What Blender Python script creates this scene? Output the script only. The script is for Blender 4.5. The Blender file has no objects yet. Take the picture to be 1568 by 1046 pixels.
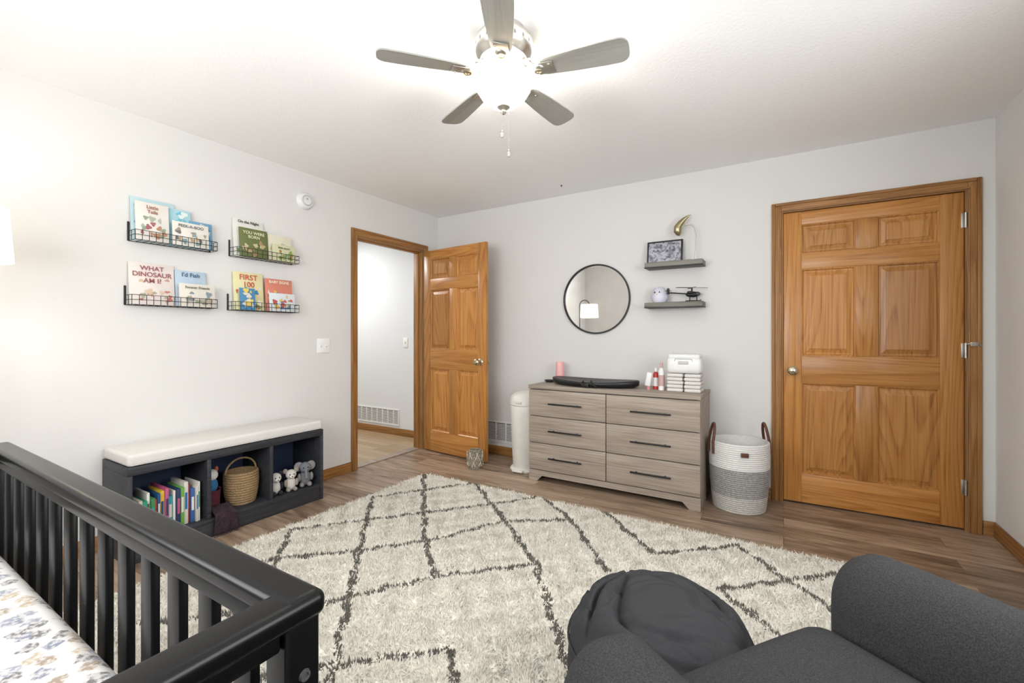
import bpy, bmesh, math, random
import numpy as np
from mathutils import Vector, Matrix, noise
random.seed(7); np.random.seed(7)
S=bpy.context.scene
C=S.collection
R=math.radians
try:
    S.view_settings.view_transform='Standard'
except Exception: pass

# ------------------------------------------------------------ materials
def lin(c):
    if isinstance(c,str):
        c=c.lstrip('#'); c=[int(c[i:i+2],16)/255 for i in (0,2,4)]
    return tuple((x/12.92 if x<=.04045 else ((x+.055)/1.055)**2.4) for x in c)+(1,)
def newmat(name):
    m=bpy.data.materials.new(name); m.use_nodes=True
    nt=m.node_tree; b=nt.nodes['Principled BSDF']
    return m,nt,b
def N(nt,t,**kw):
    n=nt.nodes.new(t)
    for k,v in kw.items():
        if k in n.inputs: n.inputs[k].default_value=v
        else: setattr(n,k,v)
    return n
def mth(nt,op,a,b=None,c=None):
    n=nt.nodes.new('ShaderNodeMath'); n.operation=op
    for i,x in enumerate((a,b,c)):
        if x is None: continue
        if isinstance(x,(int,float)): n.inputs[i].default_value=x
        else: nt.links.new(x,n.inputs[i])
    return n.outputs[0]
def ramp(nt,fac,stops,interp='LINEAR'):
    n=nt.nodes.new('ShaderNodeValToRGB'); n.color_ramp.interpolation=interp
    el=n.color_ramp.elements
    while len(el)<len(stops): el.new(.5)
    for e,(p,c) in zip(el,stops): e.position=p; e.color=lin(c) if not (isinstance(c,tuple) and len(c)==4) else c
    nt.links.new(fac,n.inputs[0]); return n.outputs[0]
def mixc(nt,fac,a,b,mode='MIX'):
    n=nt.nodes.new('ShaderNodeMix'); n.data_type='RGBA'; n.blend_type=mode
    for sock,x in ((n.inputs[0],fac),(n.inputs[6],a),(n.inputs[7],b)):
        if isinstance(x,(int,float)): sock.default_value=x
        elif isinstance(x,tuple): sock.default_value=x
        elif isinstance(x,str): sock.default_value=lin(x)
        else: nt.links.new(x,sock)
    return n.outputs[2]
def bump(nt,b,h,strength=.2,dist=.01):
    n=nt.nodes.new('ShaderNodeBump'); n.inputs['Strength'].default_value=strength; n.inputs['Distance'].default_value=dist
    nt.links.new(h,n.inputs['Height']); nt.links.new(n.outputs[0],b.inputs['Normal'])
def plain(name,col,rough=.5,metal=0,nscale=0,nstr=.1,ndist=.002,var=.04,emit=0,sheen=0,spec=.5):
    m,nt,b=newmat(name)
    b.inputs['Roughness'].default_value=rough; b.inputs['Metallic'].default_value=metal
    b.inputs['Specular IOR Level'].default_value=spec
    tc=N(nt,'ShaderNodeTexCoord')
    nz=N(nt,'ShaderNodeTexNoise'); nz.inputs['Scale'].default_value=nscale or 12; nz.inputs['Detail'].default_value=5
    nt.links.new(tc.outputs['Object'],nz.inputs['Vector'])
    c=lin(col)
    d=tuple(x*(1-var) for x in c[:3])+(1,); l=tuple(min(1,x*(1+var)) for x in c[:3])+(1,)
    cc=ramp(nt,nz.outputs[0],[(.3,d),(.7,l)])
    nt.links.new(cc,b.inputs['Base Color'])
    if nscale: bump(nt,b,nz.outputs[0],nstr,ndist)
    if emit:
        nt.links.new(cc,b.inputs['Emission Color']); b.inputs['Emission Strength'].default_value=emit
    if sheen: b.inputs['Sheen Weight'].default_value=sheen
    return m
def woodmat(name,cols,axis='z',freq=9,nscale=3.0,stretch=.12,rough=.4,knots=False,bstr=.05,fine=.35,coat=0,vary=.2,across=None):
    """rings: contour lines of a stretched noise give cathedral grain"""
    m,nt,b=newmat(name)
    b.inputs['Roughness'].default_value=rough
    b.inputs['Specular IOR Level'].default_value=.4
    if coat: b.inputs['Coat Weight'].default_value=coat; b.inputs['Coat Roughness'].default_value=.2
    tc=N(nt,'ShaderNodeTexCoord'); oi=N(nt,'ShaderNodeObjectInfo')
    add=N(nt,'ShaderNodeVectorMath',operation='MULTIPLY_ADD')
    cx=N(nt,'ShaderNodeCombineXYZ')
    for i in range(3): nt.links.new(oi.outputs['Random'],cx.inputs[i])
    nt.links.new(cx.outputs[0],add.inputs[0]); add.inputs[1].default_value=(37,53,71)
    nt.links.new(tc.outputs['Object'],add.inputs[2])
    mp=N(nt,'ShaderNodeMapping')
    s=[1,1,1]; s['xyz'.index(axis)]=stretch
    mp.inputs['Scale'].default_value=s
    nt.links.new(add.outputs[0],mp.inputs['Vector'])
    n1=N(nt,'ShaderNodeTexNoise'); n1.inputs['Scale'].default_value=nscale; n1.inputs['Detail'].default_value=1.0; n1.inputs['Distortion'].default_value=.2
    nt.links.new(mp.outputs[0],n1.inputs['Vector'])
    fr=mth(nt,'FRACT',mth(nt,'MULTIPLY',n1.outputs[0],freq))
    dark=mth(nt,'MULTIPLY',mth(nt,'POWER',fr,2.0),mth(nt,'MINIMUM',mth(nt,'MULTIPLY',mth(nt,'SUBTRACT',1,fr),6),1))
    mp2=N(nt,'ShaderNodeMapping'); s2=[1,1,1]; s2['xyz'.index(axis)]=.03
    mp2.inputs['Scale'].default_value=s2; nt.links.new(add.outputs[0],mp2.inputs['Vector'])
    n2=N(nt,'ShaderNodeTexNoise'); n2.inputs['Scale'].default_value=110; n2.inputs['Detail'].default_value=4
    nt.links.new(mp2.outputs[0],n2.inputs['Vector'])
    fz=mth(nt,'MULTIPLY_ADD',mth(nt,'SUBTRACT',n2.outputs[0],.5),2.2,.5)
    f=mth(nt,'ADD',mth(nt,'MULTIPLY',mth(nt,'SUBTRACT',1,dark),1-fine),mth(nt,'MULTIPLY',fz,fine))
    col=ramp(nt,f,[(.12,cols[0]),(.5,cols[1]),(.85,cols[2])])
    tone=mth(nt,'MULTIPLY_ADD',oi.outputs['Random'],vary,1-vary*.6)
    cb=N(nt,'ShaderNodeCombineColor')
    for i in range(3): nt.links.new(tone,cb.inputs[i])
    col=mixc(nt,1.0,col,cb.outputs[0],'MULTIPLY')
    if knots:
        v=N(nt,'ShaderNodeTexVoronoi'); v.inputs['Scale'].default_value=2.0
        mp3=N(nt,'ShaderNodeMapping'); s3=[1,1,1]; s3['xyz'.index(axis)]=.6; mp3.inputs['Scale'].default_value=s3
        nt.links.new(add.outputs[0],mp3.inputs['Vector']); nt.links.new(mp3.outputs[0],v.inputs['Vector'])
        k=ramp(nt,v.outputs['Distance'],[(.02,(1,1,1,1)),(.06,(0,0,0,1))])
        col=mixc(nt,mth(nt,'MULTIPLY',k,.7),col,'#6b3a18')
    nt.links.new(col,b.inputs['Base Color'])
    bump(nt,b,f,bstr,.001)
    return m

WALL=plain('wall_paint','#dcdbd8',.85,nscale=220,nstr=.06,ndist=.001,var=.01)
CEIL=plain('ceiling_texture_paint','#f6f6f5',.9,nscale=70,nstr=.35,ndist=.004,var=.01)
HALLW=plain('hall_paint','#e0e3e5',.85,nscale=200,nstr=.05,ndist=.001,var=.01)
PC=('#8a5524','#af7639','#c08849')
PINE_V=woodmat('pine_vertical',PC,'z',22,3.6,.09,.36,knots=True,coat=.15,fine=.5,vary=.34)
PINE_H=woodmat('pine_horizontal',PC,'x',20,3.6,.09,.36,coat=.15,fine=.5,vary=.25)
OC=('#70481f','#916435','#a87b4a')
OAK_V=woodmat('oak_trim_vertical',OC,'z',18,4,.06,.45,fine=.55)
OAK_X=woodmat('oak_trim_x',OC,'x',18,4,.06,.45,fine=.55)
OAK_Y=woodmat('oak_trim_y',OC,'y',18,4,.06,.45,fine=.55)
GREYOAK=woodmat('grey_oak',('#7b6f62','#9a8d80','#aa9e91'),'x',9,2.5,.07,.55,fine=.65,vary=.1)
SHELFW=woodmat('grey_shelf_wood',('#56544e','#6f6d66','#86837b'),'x',6,4,.1,.6)
CHAR=woodmat('charcoal_wood',('#232428','#303136','#3d3e43'),'y',9,3,.08,.5,fine=.7,vary=.1)
NAVY=plain('navy_panel','#1d2c4a',.6)
BLACKW=plain('crib_black_paint','#0c0c0d',.3,nscale=60,nstr=.02,ndist=.001,spec=.27)
BLACK=plain('black_metal','#131313',.45)
BLACKG=plain('black_vinyl','#161618',.4)
NICKEL=plain('brushed_nickel','#c4c2bd',.36,1,nscale=40,nstr=.02)
BRASSN=plain('knob_metal','#c9bfa4',.2,1)
BLADE=woodmat('fan_blade',('#868580','#92918b','#9c9b95'),'x',5,3,.1,.33,vary=.03)
WHITEP=plain('white_plastic','#e6e6e4',.35)
WHITEC=plain('white_fabric','#d8d5d0',.9,nscale=300,nstr=.2)
CREAM=plain('cream_plastic','#e0ded6',.4)
CHAIRM=plain('charcoal_fabric','#3c3c3d',.95,nscale=380,nstr=.6,ndist=.002,var=.45,spec=.2)
POUFM=plain('slate_fabric','#3b3b3d',.95,nscale=500,nstr=.3,ndist=.001,var=.15,spec=.2)
LEATHER=plain('brown_leather','#5b3626',.5)
PINK=plain('pink_plastic','#efb3b3',.4)
RED=plain('red_plastic','#b9322f',.4)
WICK=plain('wicker','#957b57',.8,nscale=120,nstr=.6,var=.35)
GLASSM=plain('mirror_silver','#e8e8e8',.02,1)

def floor_mat():
    m,nt,b=newmat('vinyl_plank_floor')
    tc=N(nt,'ShaderNodeTexCoord')
    br=N(nt,'ShaderNodeTexBrick'); br.offset=.37; br.offset_frequency=2
    br.inputs['Scale'].default_value=1.0
    br.inputs['Brick Width'].default_value=1.22; br.inputs['Row Height'].default_value=.152
    br.inputs['Mortar Size'].default_value=.0016; br.inputs['Mortar Smooth'].default_value=.1; br.inputs['Bias'].default_value=0
    br.inputs['Color1'].default_value=(0,0,0,1); br.inputs['Color2'].default_value=(1,1,1,1); br.inputs['Mortar'].default_value=(.5,.5,.5,1)
    nt.links.new(tc.outputs['Object'],br.inputs['Vector'])
    off=N(nt,'ShaderNodeVectorMath',operation='MULTIPLY_ADD')
    nt.links.new(br.outputs['Color'],off.inputs[0]); off.inputs[1].default_value=(7,13,5); nt.links.new(tc.outputs['Object'],off.inputs[2])
    mp=N(nt,'ShaderNodeMapping'); mp.inputs['Scale'].default_value=(.9,7,1); nt.links.new(off.outputs[0],mp.inputs['Vector'])
    n1=N(nt,'ShaderNodeTexNoise'); n1.inputs['Scale'].default_value=2.8; n1.inputs['Detail'].default_value=8; n1.inputs['Distortion'].default_value=.8
    n1.inputs['Roughness'].default_value=.62
    nt.links.new(mp.outputs[0],n1.inputs['Vector'])
    sep=N(nt,'ShaderNodeSeparateColor'); nt.links.new(br.outputs['Color'],sep.inputs[0])
    f=mth(nt,'ADD',mth(nt,'MULTIPLY',n1.outputs[0],.85),mth(nt,'MULTIPLY',sep.outputs[0],.18))
    col=ramp(nt,f,[(.33,'#604f40'),(.46,'#86715d'),(.58,'#a28c77'),(.72,'#b59f8a')])
    col=mixc(nt,mth(nt,'MULTIPLY',br.outputs['Fac'],.7),col,'#40352b')
    nt.links.new(col,b.inputs['Base Color']); b.inputs['Roughness'].default_value=.38
    bump(nt,b,mth(nt,'SUBTRACT',n1.outputs[0],br.outputs['Fac']),.12,.002)
    return m
def tile_mat():
    m,nt,b=newmat('hall_floor_planks')
    tc=N(nt,'ShaderNodeTexCoord')
    br=N(nt,'ShaderNodeTexBrick'); br.inputs['Scale'].default_value=1
    br.inputs['Brick Width'].default_value=.9; br.inputs['Row Height'].default_value=.09; br.inputs['Mortar Size'].default_value=.0015
    br.inputs['Color1'].default_value=lin('#b9a282'); br.inputs['Color2'].default_value=lin('#9c8464'); br.inputs['Mortar'].default_value=lin('#7b603f')
    nt.links.new(tc.outputs['Object'],br.inputs['Vector'])
    nt.links.new(br.outputs['Color'],b.inputs['Base Color']); b.inputs['Roughness'].default_value=.25
    return m
def rug_mat():
    m,nt,b=newmat('shag_rug_pile')
    tc=N(nt,'ShaderNodeTexCoord')
    at=N(nt,'ShaderNodeAttribute'); at.attribute_name='pattern'
    cr=N(nt,'ShaderNodeTexNoise'); cr.inputs['Scale'].default_value=70; cr.inputs['Detail'].default_value=2; nt.links.new(tc.outputs['Object'],cr.inputs['Vector'])
    base=ramp(nt,cr.outputs[0],[(.32,'#ddd5c5'),(.6,'#f8f4ea')])
    dk=ramp(nt,cr.outputs[0],[(.3,'#55524c'),(.7,'#7f7b73')])
    col=mixc(nt,at.outputs['Fac'],base,dk)
    nt.links.new(col,b.inputs['Base Color']); b.inputs['Roughness'].default_value=.95; b.inputs['Specular IOR Level'].default_value=.2
    return m
def sheet_mat():
    m,nt,b=newmat('crib_sheet_print')
    tc=N(nt,'ShaderNodeTexCoord')
    nz=N(nt,'ShaderNodeTexNoise'); nz.inputs['Scale'].default_value=70; nt.links.new(tc.outputs['Object'],nz.inputs['Vector'])
    mv=N(nt,'ShaderNodeVectorMath',operation='MULTIPLY_ADD'); nt.links.new(nz.outputs['Color'],mv.inputs[0]); mv.inputs[1].default_value=(.024,.024,0)
    fl=N(nt,'ShaderNodeVectorMath',operation='MULTIPLY'); nt.links.new(tc.outputs['Object'],fl.inputs[0]); fl.inputs[1].default_value=(1,1,0.001)
    nt.links.new(fl.outputs[0],mv.inputs[2])
    v=N(nt,'ShaderNodeTexVoronoi'); v.voronoi_dimensions='2D'; v.inputs['Scale'].default_value=27; v.inputs['Randomness'].default_value=.75; nt.links.new(mv.outputs[0],v.inputs['Vector'])
    k=ramp(nt,v.outputs['Distance'],[(.34,(1,1,1,1)),(.42,(0,0,0,1))])
    sp=N(nt,'ShaderNodeSeparateColor'); nt.links.new(v.outputs['Color'],sp.inputs[0])
    c=ramp(nt,sp.outputs[0],[(0,'#6f7587'),(.2,'#8f7d6a'),(.4,'#5b585a'),(.6,'#a8987f'),(.8,'#868896')],'CONSTANT')
    nz3=N(nt,'ShaderNodeTexNoise'); nz3.inputs['Scale'].default_value=110; nt.links.new(tc.outputs['Object'],nz3.inputs['Vector'])
    kk=mth(nt,'MULTIPLY',k,ramp(nt,nz3.outputs[0],[(.42,(.25,.25,.25,1)),(.58,(.9,.9,.9,1))]))
    col=mixc(nt,kk,'#c6c3bf',c)
    nt.links.new(col,b.inputs['Base Color']); b.inputs['Roughness'].default_value=.9
    w=N(nt,'ShaderNodeTexNoise'); w.inputs['Scale'].default_value=5; nt.links.new(tc.outputs['Object'],w.inputs['Vector'])
    bump(nt,b,w.outputs[0],.4,.03)
    return m
def rope_mat():
    m,nt,b=newmat('cotton_rope_two_tone')
    tc=N(nt,'ShaderNodeTexCoord'); sp=N(nt,'ShaderNodeSeparateXYZ'); nt.links.new(tc.outputs['Object'],sp.inputs[0])
    nz=N(nt,'ShaderNodeTexNoise'); nz.inputs['Scale'].default_value=90; nt.links.new(tc.outputs['Object'],nz.inputs['Vector'])
    g=ramp(nt,nz.outputs[0],[(.35,'#8a8986'),(.65,'#a5a39f')])
    w=ramp(nt,nz.outputs[0],[(.3,'#d8d6d2'),(.7,'#e2e1de')])
    g2=ramp(nt,nz.outputs[0],[(.35,'#b0ada6'),(.65,'#c6c3bc')])
    k=ramp(nt,sp.outputs[2],[(.285,(0,0,0,1)),(.29,(1,1,1,1))])
    k2=ramp(nt,sp.outputs[2],[(.10,(0,0,0,1)),(.11,(1,1,1,1))])
    col=mixc(nt,k2,g2,g); col=mixc(nt,k,col,w)
    nt.links.new(col,b.inputs['Base Color']); b.inputs['Roughness'].default_value=.9
    bump(nt,b,nz.outputs[0],.4,.003)
    return m
def translucent(name,col,tcol,emit,ecol,mix=.6):
    m,nt,b=newmat(name)
    b.inputs['Base Color'].default_value=lin(col); b.inputs['Roughness'].default_value=.3
    b.inputs['Emission Strength'].default_value=emit
    t=N(nt,'ShaderNodeBsdfTranslucent'); t.inputs[0].default_value=lin(tcol)
    nz=N(nt,'ShaderNodeTexNoise'); nz.inputs['Scale'].default_value=9; nz.inputs['Distortion'].default_value=1.5
    tc=N(nt,'ShaderNodeTexCoord'); nt.links.new(tc.outputs['Object'],nz.inputs['Vector'])
    nt.links.new(ramp(nt,nz.outputs[0],[(.3,ecol),(.7,'#fffaf0')]),b.inputs['Emission Color'])
    mx=N(nt,'ShaderNodeMixShader'); mx.inputs[0].default_value=mix
    nt.links.new(b.outputs[0],mx.inputs[1]); nt.links.new(t.outputs[0],mx.inputs[2])
    nt.links.new(mx.outputs[0],nt.nodes['Material Output'].inputs['Surface'])
    return m
FLOORM=floor_mat(); TILE=tile_mat(); RUGM=rug_mat(); SHEET=sheet_mat(); ROPE=rope_mat()
_pc={}
def P(col,rough=.6):
    if (col,rough) not in _pc: _pc[(col,rough)]=plain('paint_'+col.lstrip('#'),col,rough)
    return _pc[(col,rough)]

# ------------------------------------------------------------ geometry helpers
def G(name,loc=(0,0,0),rz=0):
    e=bpy.data.objects.new(name,None); e.empty_display_size=.1; e.location=loc; e.rotation_euler=(0,0,rz); C.objects.link(e); return e
def finish(me,name,parent,loc,mat,smooth=False,sharp=None):
    ob=bpy.data.objects.new(name,me); C.objects.link(ob)
    if parent: ob.parent=parent
    ob.location=loc
    if mat and not me.materials: me.materials.append(mat)
    if smooth:
        for p in me.polygons: p.use_smooth=True
        if sharp:
            try: me.set_sharp_from_angle(angle=R(sharp))
            except Exception: pass
    return ob
def box(parent,name,mn,mx,mat,bev=.003,seg=2,rot=None,smooth=None):
    mn=Vector(mn);mx=Vector(mx); c=(mn+mx)/2; d=mx-mn
    bm=bmesh.new(); bmesh.ops.create_cube(bm,size=1); bmesh.ops.scale(bm,vec=d,verts=bm.verts)
    if bev>0:
        bev=min(bev,min(d)*.49)
        bmesh.ops.bevel(bm,geom=bm.edges[:],offset=bev,segments=seg,profile=.5,affect='EDGES')
    me=bpy.data.meshes.new(name); bm.to_mesh(me); bm.free()
    ob=finish(me,name,parent,c,mat,smooth=(bev>0.0),sharp=(None if bev>.02 else 35))
    if rot: ob.rotation_euler=rot
    return ob
def boxes(name,lst,mat,parent=None):
    bm=bmesh.new()
    for mn,mx in lst:
        mn=Vector(mn);mx=Vector(mx)
        r=bmesh.ops.create_cube(bm,size=1,matrix=Matrix.Translation((mn+mx)/2)@Matrix.Diagonal(tuple(mx-mn)+(1,)))
    me=bpy.data.meshes.new(name); bm.to_mesh(me); bm.free()
    return finish(me,name,parent,(0,0,0),mat)
def lathe(parent,name,prof,loc,mat,seg=48,sx=1,sy=1,sharp=40,rot=None):
    vs=[];fs=[]
    n=len(prof)
    for i in range(seg):
        a=2*math.pi*i/seg
        for r,z in prof: vs.append((r*math.cos(a)*sx,r*math.sin(a)*sy,z))
    for i in range(seg):
        j=(i+1)%seg
        for k in range(n-1): fs.append((i*n+k,j*n+k,j*n+k+1,i*n+k+1))
    me=bpy.data.meshes.new(name); me.from_pydata(vs,[],fs)
    bm=bmesh.new(); bm.from_mesh(me); bmesh.ops.remove_doubles(bm,verts=bm.verts,dist=1e-5); bmesh.ops.recalc_face_normals(bm,faces=bm.faces); bm.to_mesh(me); bm.free()
    ob=finish(me,name,parent,loc,mat,True,sharp)
    if rot: ob.rotation_euler=rot
    return ob
def sph(parent,name,loc,sc,mat,rot=None,seg=24):
    bm=bmesh.new(); bmesh.ops.create_uvsphere(bm,u_segments=seg,v_segments=seg//2+2,radius=1); 
    bmesh.ops.scale(bm,vec=sc if hasattr(sc,'__len__') else (sc,)*3,verts=bm.verts)
    me=bpy.data.meshes.new(name); bm.to_mesh(me); bm.free()
    ob=finish(me,name,parent,loc,mat,True)
    if rot: ob.rotation_euler=rot
    return ob
def tubes(parent,name,paths,r,mat,closed=False,loc=(0,0,0),smooth=False):
    cu=bpy.data.curves.new(name,'CURVE'); cu.dimensions='3D'; cu.bevel_depth=r; cu.bevel_resolution=3; cu.use_fill_caps=True
    for p in paths:
        s=cu.splines.new('POLY'); s.points.add(len(p)-1)
        for q,v in zip(s.points,p): q.co=(*v,1)
        s.use_cyclic_u=closed
    cu.materials.append(mat)
    ob=bpy.data.objects.new(name,cu); C.objects.link(ob); ob.parent=parent; ob.location=loc
    return ob
def text(parent,name,body,size,loc,mat,rot=(R(90),0,R(90)),sx=1):
    cu=bpy.data.curves.new(name,'FONT'); cu.body=body; cu.size=size; cu.extrude=.0004; cu.align_x='CENTER'; cu.align_y='CENTER'
    cu.materials.append(mat); cu.offset=.0004
    ob=bpy.data.objects.new(name,cu); C.objects.link(ob); ob.parent=parent; ob.location=loc; ob.rotation_euler=rot; ob.scale=(sx,1,1)
    return ob

# ------------------------------------------------------------ room shell
XL,XR,YB,YF,H=-3.18,1.055,3.68,-.5,2.44
DO0,DO1,DH=2.605,3.445,2.045
boxes('floor',[((XL-.12,YF-.12,-.1),(XR+.12,YB+.12,0))],FLOORM)
boxes('floor_hall',[((-6.4,1.3,-.1),(XL-.12,3.9,.002))],TILE)
boxes('ceiling',[((XL-.12,YF-.12,H),(XR+.12,YB+.12,H+.1))],CEIL)
boxes('ceiling_hall',[((-6.4,1.3,H),(XL-.12,3.9,H+.1))],CEIL)
boxes('wall_left',[((XL-.12,YF,0),(XL,DO0,H)),((XL-.12,DO1,0),(XL,YB,H)),((XL-.12,DO0,DH),(XL,DO1,H))],WALL)
boxes('wall_back',[((XL-.12,YB,0),(-.012,YB+.12,H)),((.937,YB,0),(XR+.12,YB+.12,H)),((-.012,YB,DH),(.937,YB+.12,H))],WALL)
WR=(.2,1.75,.95,2.1)
boxes('wall_right',[((XR,YF,0),(XR+.12,WR[0],H)),((XR,WR[1],0),(XR+.12,YB,H)),((XR,WR[0],0),(XR+.12,WR[1],WR[2])),((XR,WR[0],WR[3]),(XR+.12,WR[1],H))],WALL)
WN=(-2.1,-.3,.98,2.1)  # opening for the unseen window added to let fill light in
boxes('wall_front',[((XL-.12,YF-.12,0),(WN[0],YF,H)),((WN[1],YF-.12,0),(XR+.12,YF,H)),((WN[0],YF-.12,0),(WN[1],YF,WN[2])),((WN[0],YF-.12,WN[3]),(WN[1],YF,H))],WALL)
boxes('wall_hall_far',[((-6.4,3.76,0),(XL-.12,3.88,H))],HALLW)
boxes('wall_hall_near',[((-6.4,1.2,0),(XL-.12,1.3,H))],HALLW)
boxes('wall_hall_end',[((-6.5,1.2,0),(-6.4,3.88,H))],HALLW)
def base(name,mn,mx,mat):
    g=G(name); mn=Vector(mn);mx=Vector(mx)
    box(g,'board',mn,mx,mat,.004)
b_=.085
base('baseboard_left',(XL,YF+.001,0),(XL+.013,DO0-.062,b_),OAK_Y)
base('baseboard_left',(XL,DO1+.062,0),(XL+.013,YB-.014,b_),OAK_Y)
base('baseboard_back',(XL,YB-.013,0),(-.075,YB,b_),OAK_X)
base('baseboard_back',(1.001,YB-.013,0),(XR,YB,b_),OAK_X)
base('baseboard_right',(XR-.013,YF+.001,0),(XR,YB-.014,b_),OAK_Y)
base('baseboard_hall',(-6.4,3.747,0),(XL-.12,3.76,b_),OAK_X)

g=G('trim_1')
cw=.06
for y0,y1,o0,o1 in ((DO0-cw,DO0,DO0-cw,DO0-cw+.02),(DO1,DO1+cw,DO1+cw-.02,DO1+cw)):
    box(g,'casing_side',(XL-.0,y0,0),(XL+.012,y1,DH+cw),OAK_V,.004)
    box(g,'casing_band',(XL,o0,0),(XL+.018,o1,DH+cw),OAK_V,.005)
    box(g,'casing_hall_side',(XL-.132,y0,0),(XL-.12,y1,DH+cw),OAK_V,.004)
box(g,'casing_head',(XL,DO0,DH),(XL+.012,DO1,DH+cw),OAK_Y,.004)
box(g,'casing_head_band',(XL,DO0-cw+.02,DH+cw-.02),(XL+.018,DO1+cw-.02,DH+cw),OAK_Y,.005)
box(g,'casing_hall_head',(XL-.132,DO0,DH),(XL-.12,DO1,DH+cw),OAK_Y,.004)
box(g,'jamb_near',(XL-.12,DO0,0),(XL,DO0+.014,DH),OAK_V,.002)
box(g,'jamb_far',(XL-.12,DO1-.014,0),(XL,DO1,DH),OAK_V,.002)
box(g,'jamb_head',(XL-.12,DO0+.014,DH-.014),(XL,DO1-.014,DH),OAK_Y,.002)
box(g,'stop_far',(XL-.085,DO1-.026,0),(XL-.045,DO1-.014,DH-.014),OAK_V,.002)
box(g,'stop_head',(XL-.085,DO0+.014,DH-.026),(XL-.045,DO1-.014,DH-.014),OAK_Y,.002)
g=G('trim_2')
for x0,x1,o0,o1,i0,i1 in ((-.072,-.012,-.072,-.05,-.022,-.012),(.937,.997,.975,.997,.937,.947)):
    box(g,'casing_side',(x0,YB-.010,0),(x1,YB,DH+cw),OAK_V,.003)
    box(g,'casing_band',(o0,YB-.020,0),(o1,YB,DH+cw),OAK_V,.006)
    box(g,'casing_bead',(i0,YB-.015,0),(i1,YB,DH),OAK_V,.004)
box(g,'casing_head',(-.012,YB-.010,DH),(.937,YB,DH+cw),OAK_X,.003)
box(g,'casing_head_band',(-.05,YB-.020,DH+cw-.02),(.975,YB,DH+cw),OAK_X,.006)
box(g,'casing_head_bead',(-.022,YB-.015,DH),(.947,YB,DH+.01),OAK_X,.004)
box(g,'jamb_1',(-.012,YB,0),(-.002,YB+.12,DH),OAK_V,0)
box(g,'jamb_2',(.927,YB,0),(.937,YB+.12,DH),OAK_V,0)
box(g,'jamb_head',(-.002,YB,DH-.008),(.927,YB+.12,DH),OAK_X,0)
box(g,'black_backing',(-.002,YB+.055,0),(.927,YB+.075,DH-.008),BLACK,0)  # black sheet filling the whole opening behind the closed door
g=G('trim_3')
box(g,'threshold',(XL-.125,DO0+.014,0.0),(XL-.03,DO1-.014,.008),GREYOAK,.003)

def panel(parent,x0,x1,z0,z1,T,mat):
    bm=bmesh.new(); cx,cz=(x0+x1)/2,(z0+z1)/2
    def ring(i,y): 
        w,h=(x1-x0)/2-i,(z1-z0)/2-i
        return [bm.verts.new((sx*w,y,sz*h)) for sx,sz in ((-1,-1),(1,-1),(1,1),(-1,1))]
    st=[(-.004,.004),(.004,.004),(.010,.010),(.012,.0165),(.022,.0165),(.046,.009),(.047,.005),(.052,.004)]
    rs=[ring(i,y) for i,y in st]; bk=[ring(i,T-y) for i,y in st]
    for L in (rs,bk):
        for a,b in zip(L,L[1:]):
            for i in range(4): bm.faces.new((a[i],a[(i+1)%4],b[(i+1)%4],b[i]))
        bm.faces.new(L[-1])
    bmesh.ops.recalc_face_normals(bm,faces=bm.faces)
    me=bpy.data.meshes.new('raised_panel'); bm.to_mesh(me); bm.free()
    finish(me,'raised_panel',parent,(cx,0,cz),mat)
def door(name,loc,rz,W,Hh,T,knobx):
    g=G(name,loc,rz); z0,z1=0,Hh; sw=W*.115
    cm=W*.06
    box(g,'stile_1',(0,0,0),(sw,T,Hh),PINE_V,.003)
    box(g,'stile_2',(W-sw,0,0),(W,T,Hh),PINE_V,.003)
    rails=[(0,.20),(.83,1.02),(1.62,1.73),(1.93,Hh)]
    for i,(a,b) in enumerate(rails): box(g,'rail_%d'%(i+1),(sw,0,a),(W-sw,T,b),PINE_H,.003)
    pz=[(.20,.83),(1.02,1.62),(1.73,1.93)]
    for i,(a,b) in enumerate(pz):
        box(g,'mullion_%d'%(i+1),(W/2-cm,0,a),(W/2+cm,T,b),PINE_V,.003)
        panel(g,sw,W/2-cm,a,b,T,PINE_V); panel(g,W/2+cm,W-sw,a,b,T,PINE_V)
    for s,y in ((-1,0),(1,T)):
        r=(R(90),0,0) if s<0 else (R(-90),0,0)
        lathe(g,'knob',[(0,0),(.032,0),(.032,.004),(.026,.009),(.012,.012),(.011,.035),(.022,.042),(.029,.055),(.028,.066),(.018,.073),(0,.075)],(knobx,y,.915),BRASSN,32,rot=r)
    return g
d1=door('door_1',(-3.15,3.425,.012),R(-5.8),.835,2.02,.035,.77)
d2=door('door_2',(0,YB+.012,.012),0,.925,2.022,.035,.055)
for z in (.25,1.07,1.85):
    lathe(d2,'hinge',[(0,-.045),(.007,-.045),(.007,.045),(0,.045)],(.93,-.012,z),NICKEL,16)
    box(d2,'hinge_leaf',(.912,-.003,z-.043),(.925,.001,z+.043),NICKEL,.001)
g=G('hook_latch',(.945,YB-.015,1.12))
box(g,'plate',(.0,-.004,-.012),(.035,-.0,.012),NICKEL,.002)
tubes(g,'hook',[[(-.02,-.012,.0),(.0,-.018,.004),(.03,-.018,.004),(.045,-.014,-.012)]],.003,NICKEL)
lathe(g,'eye',[(0,0),(.007,0),(.007,.018),(0,.02)],(.02,0,0),NICKEL,16,rot=(R(90),0,0))

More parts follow.
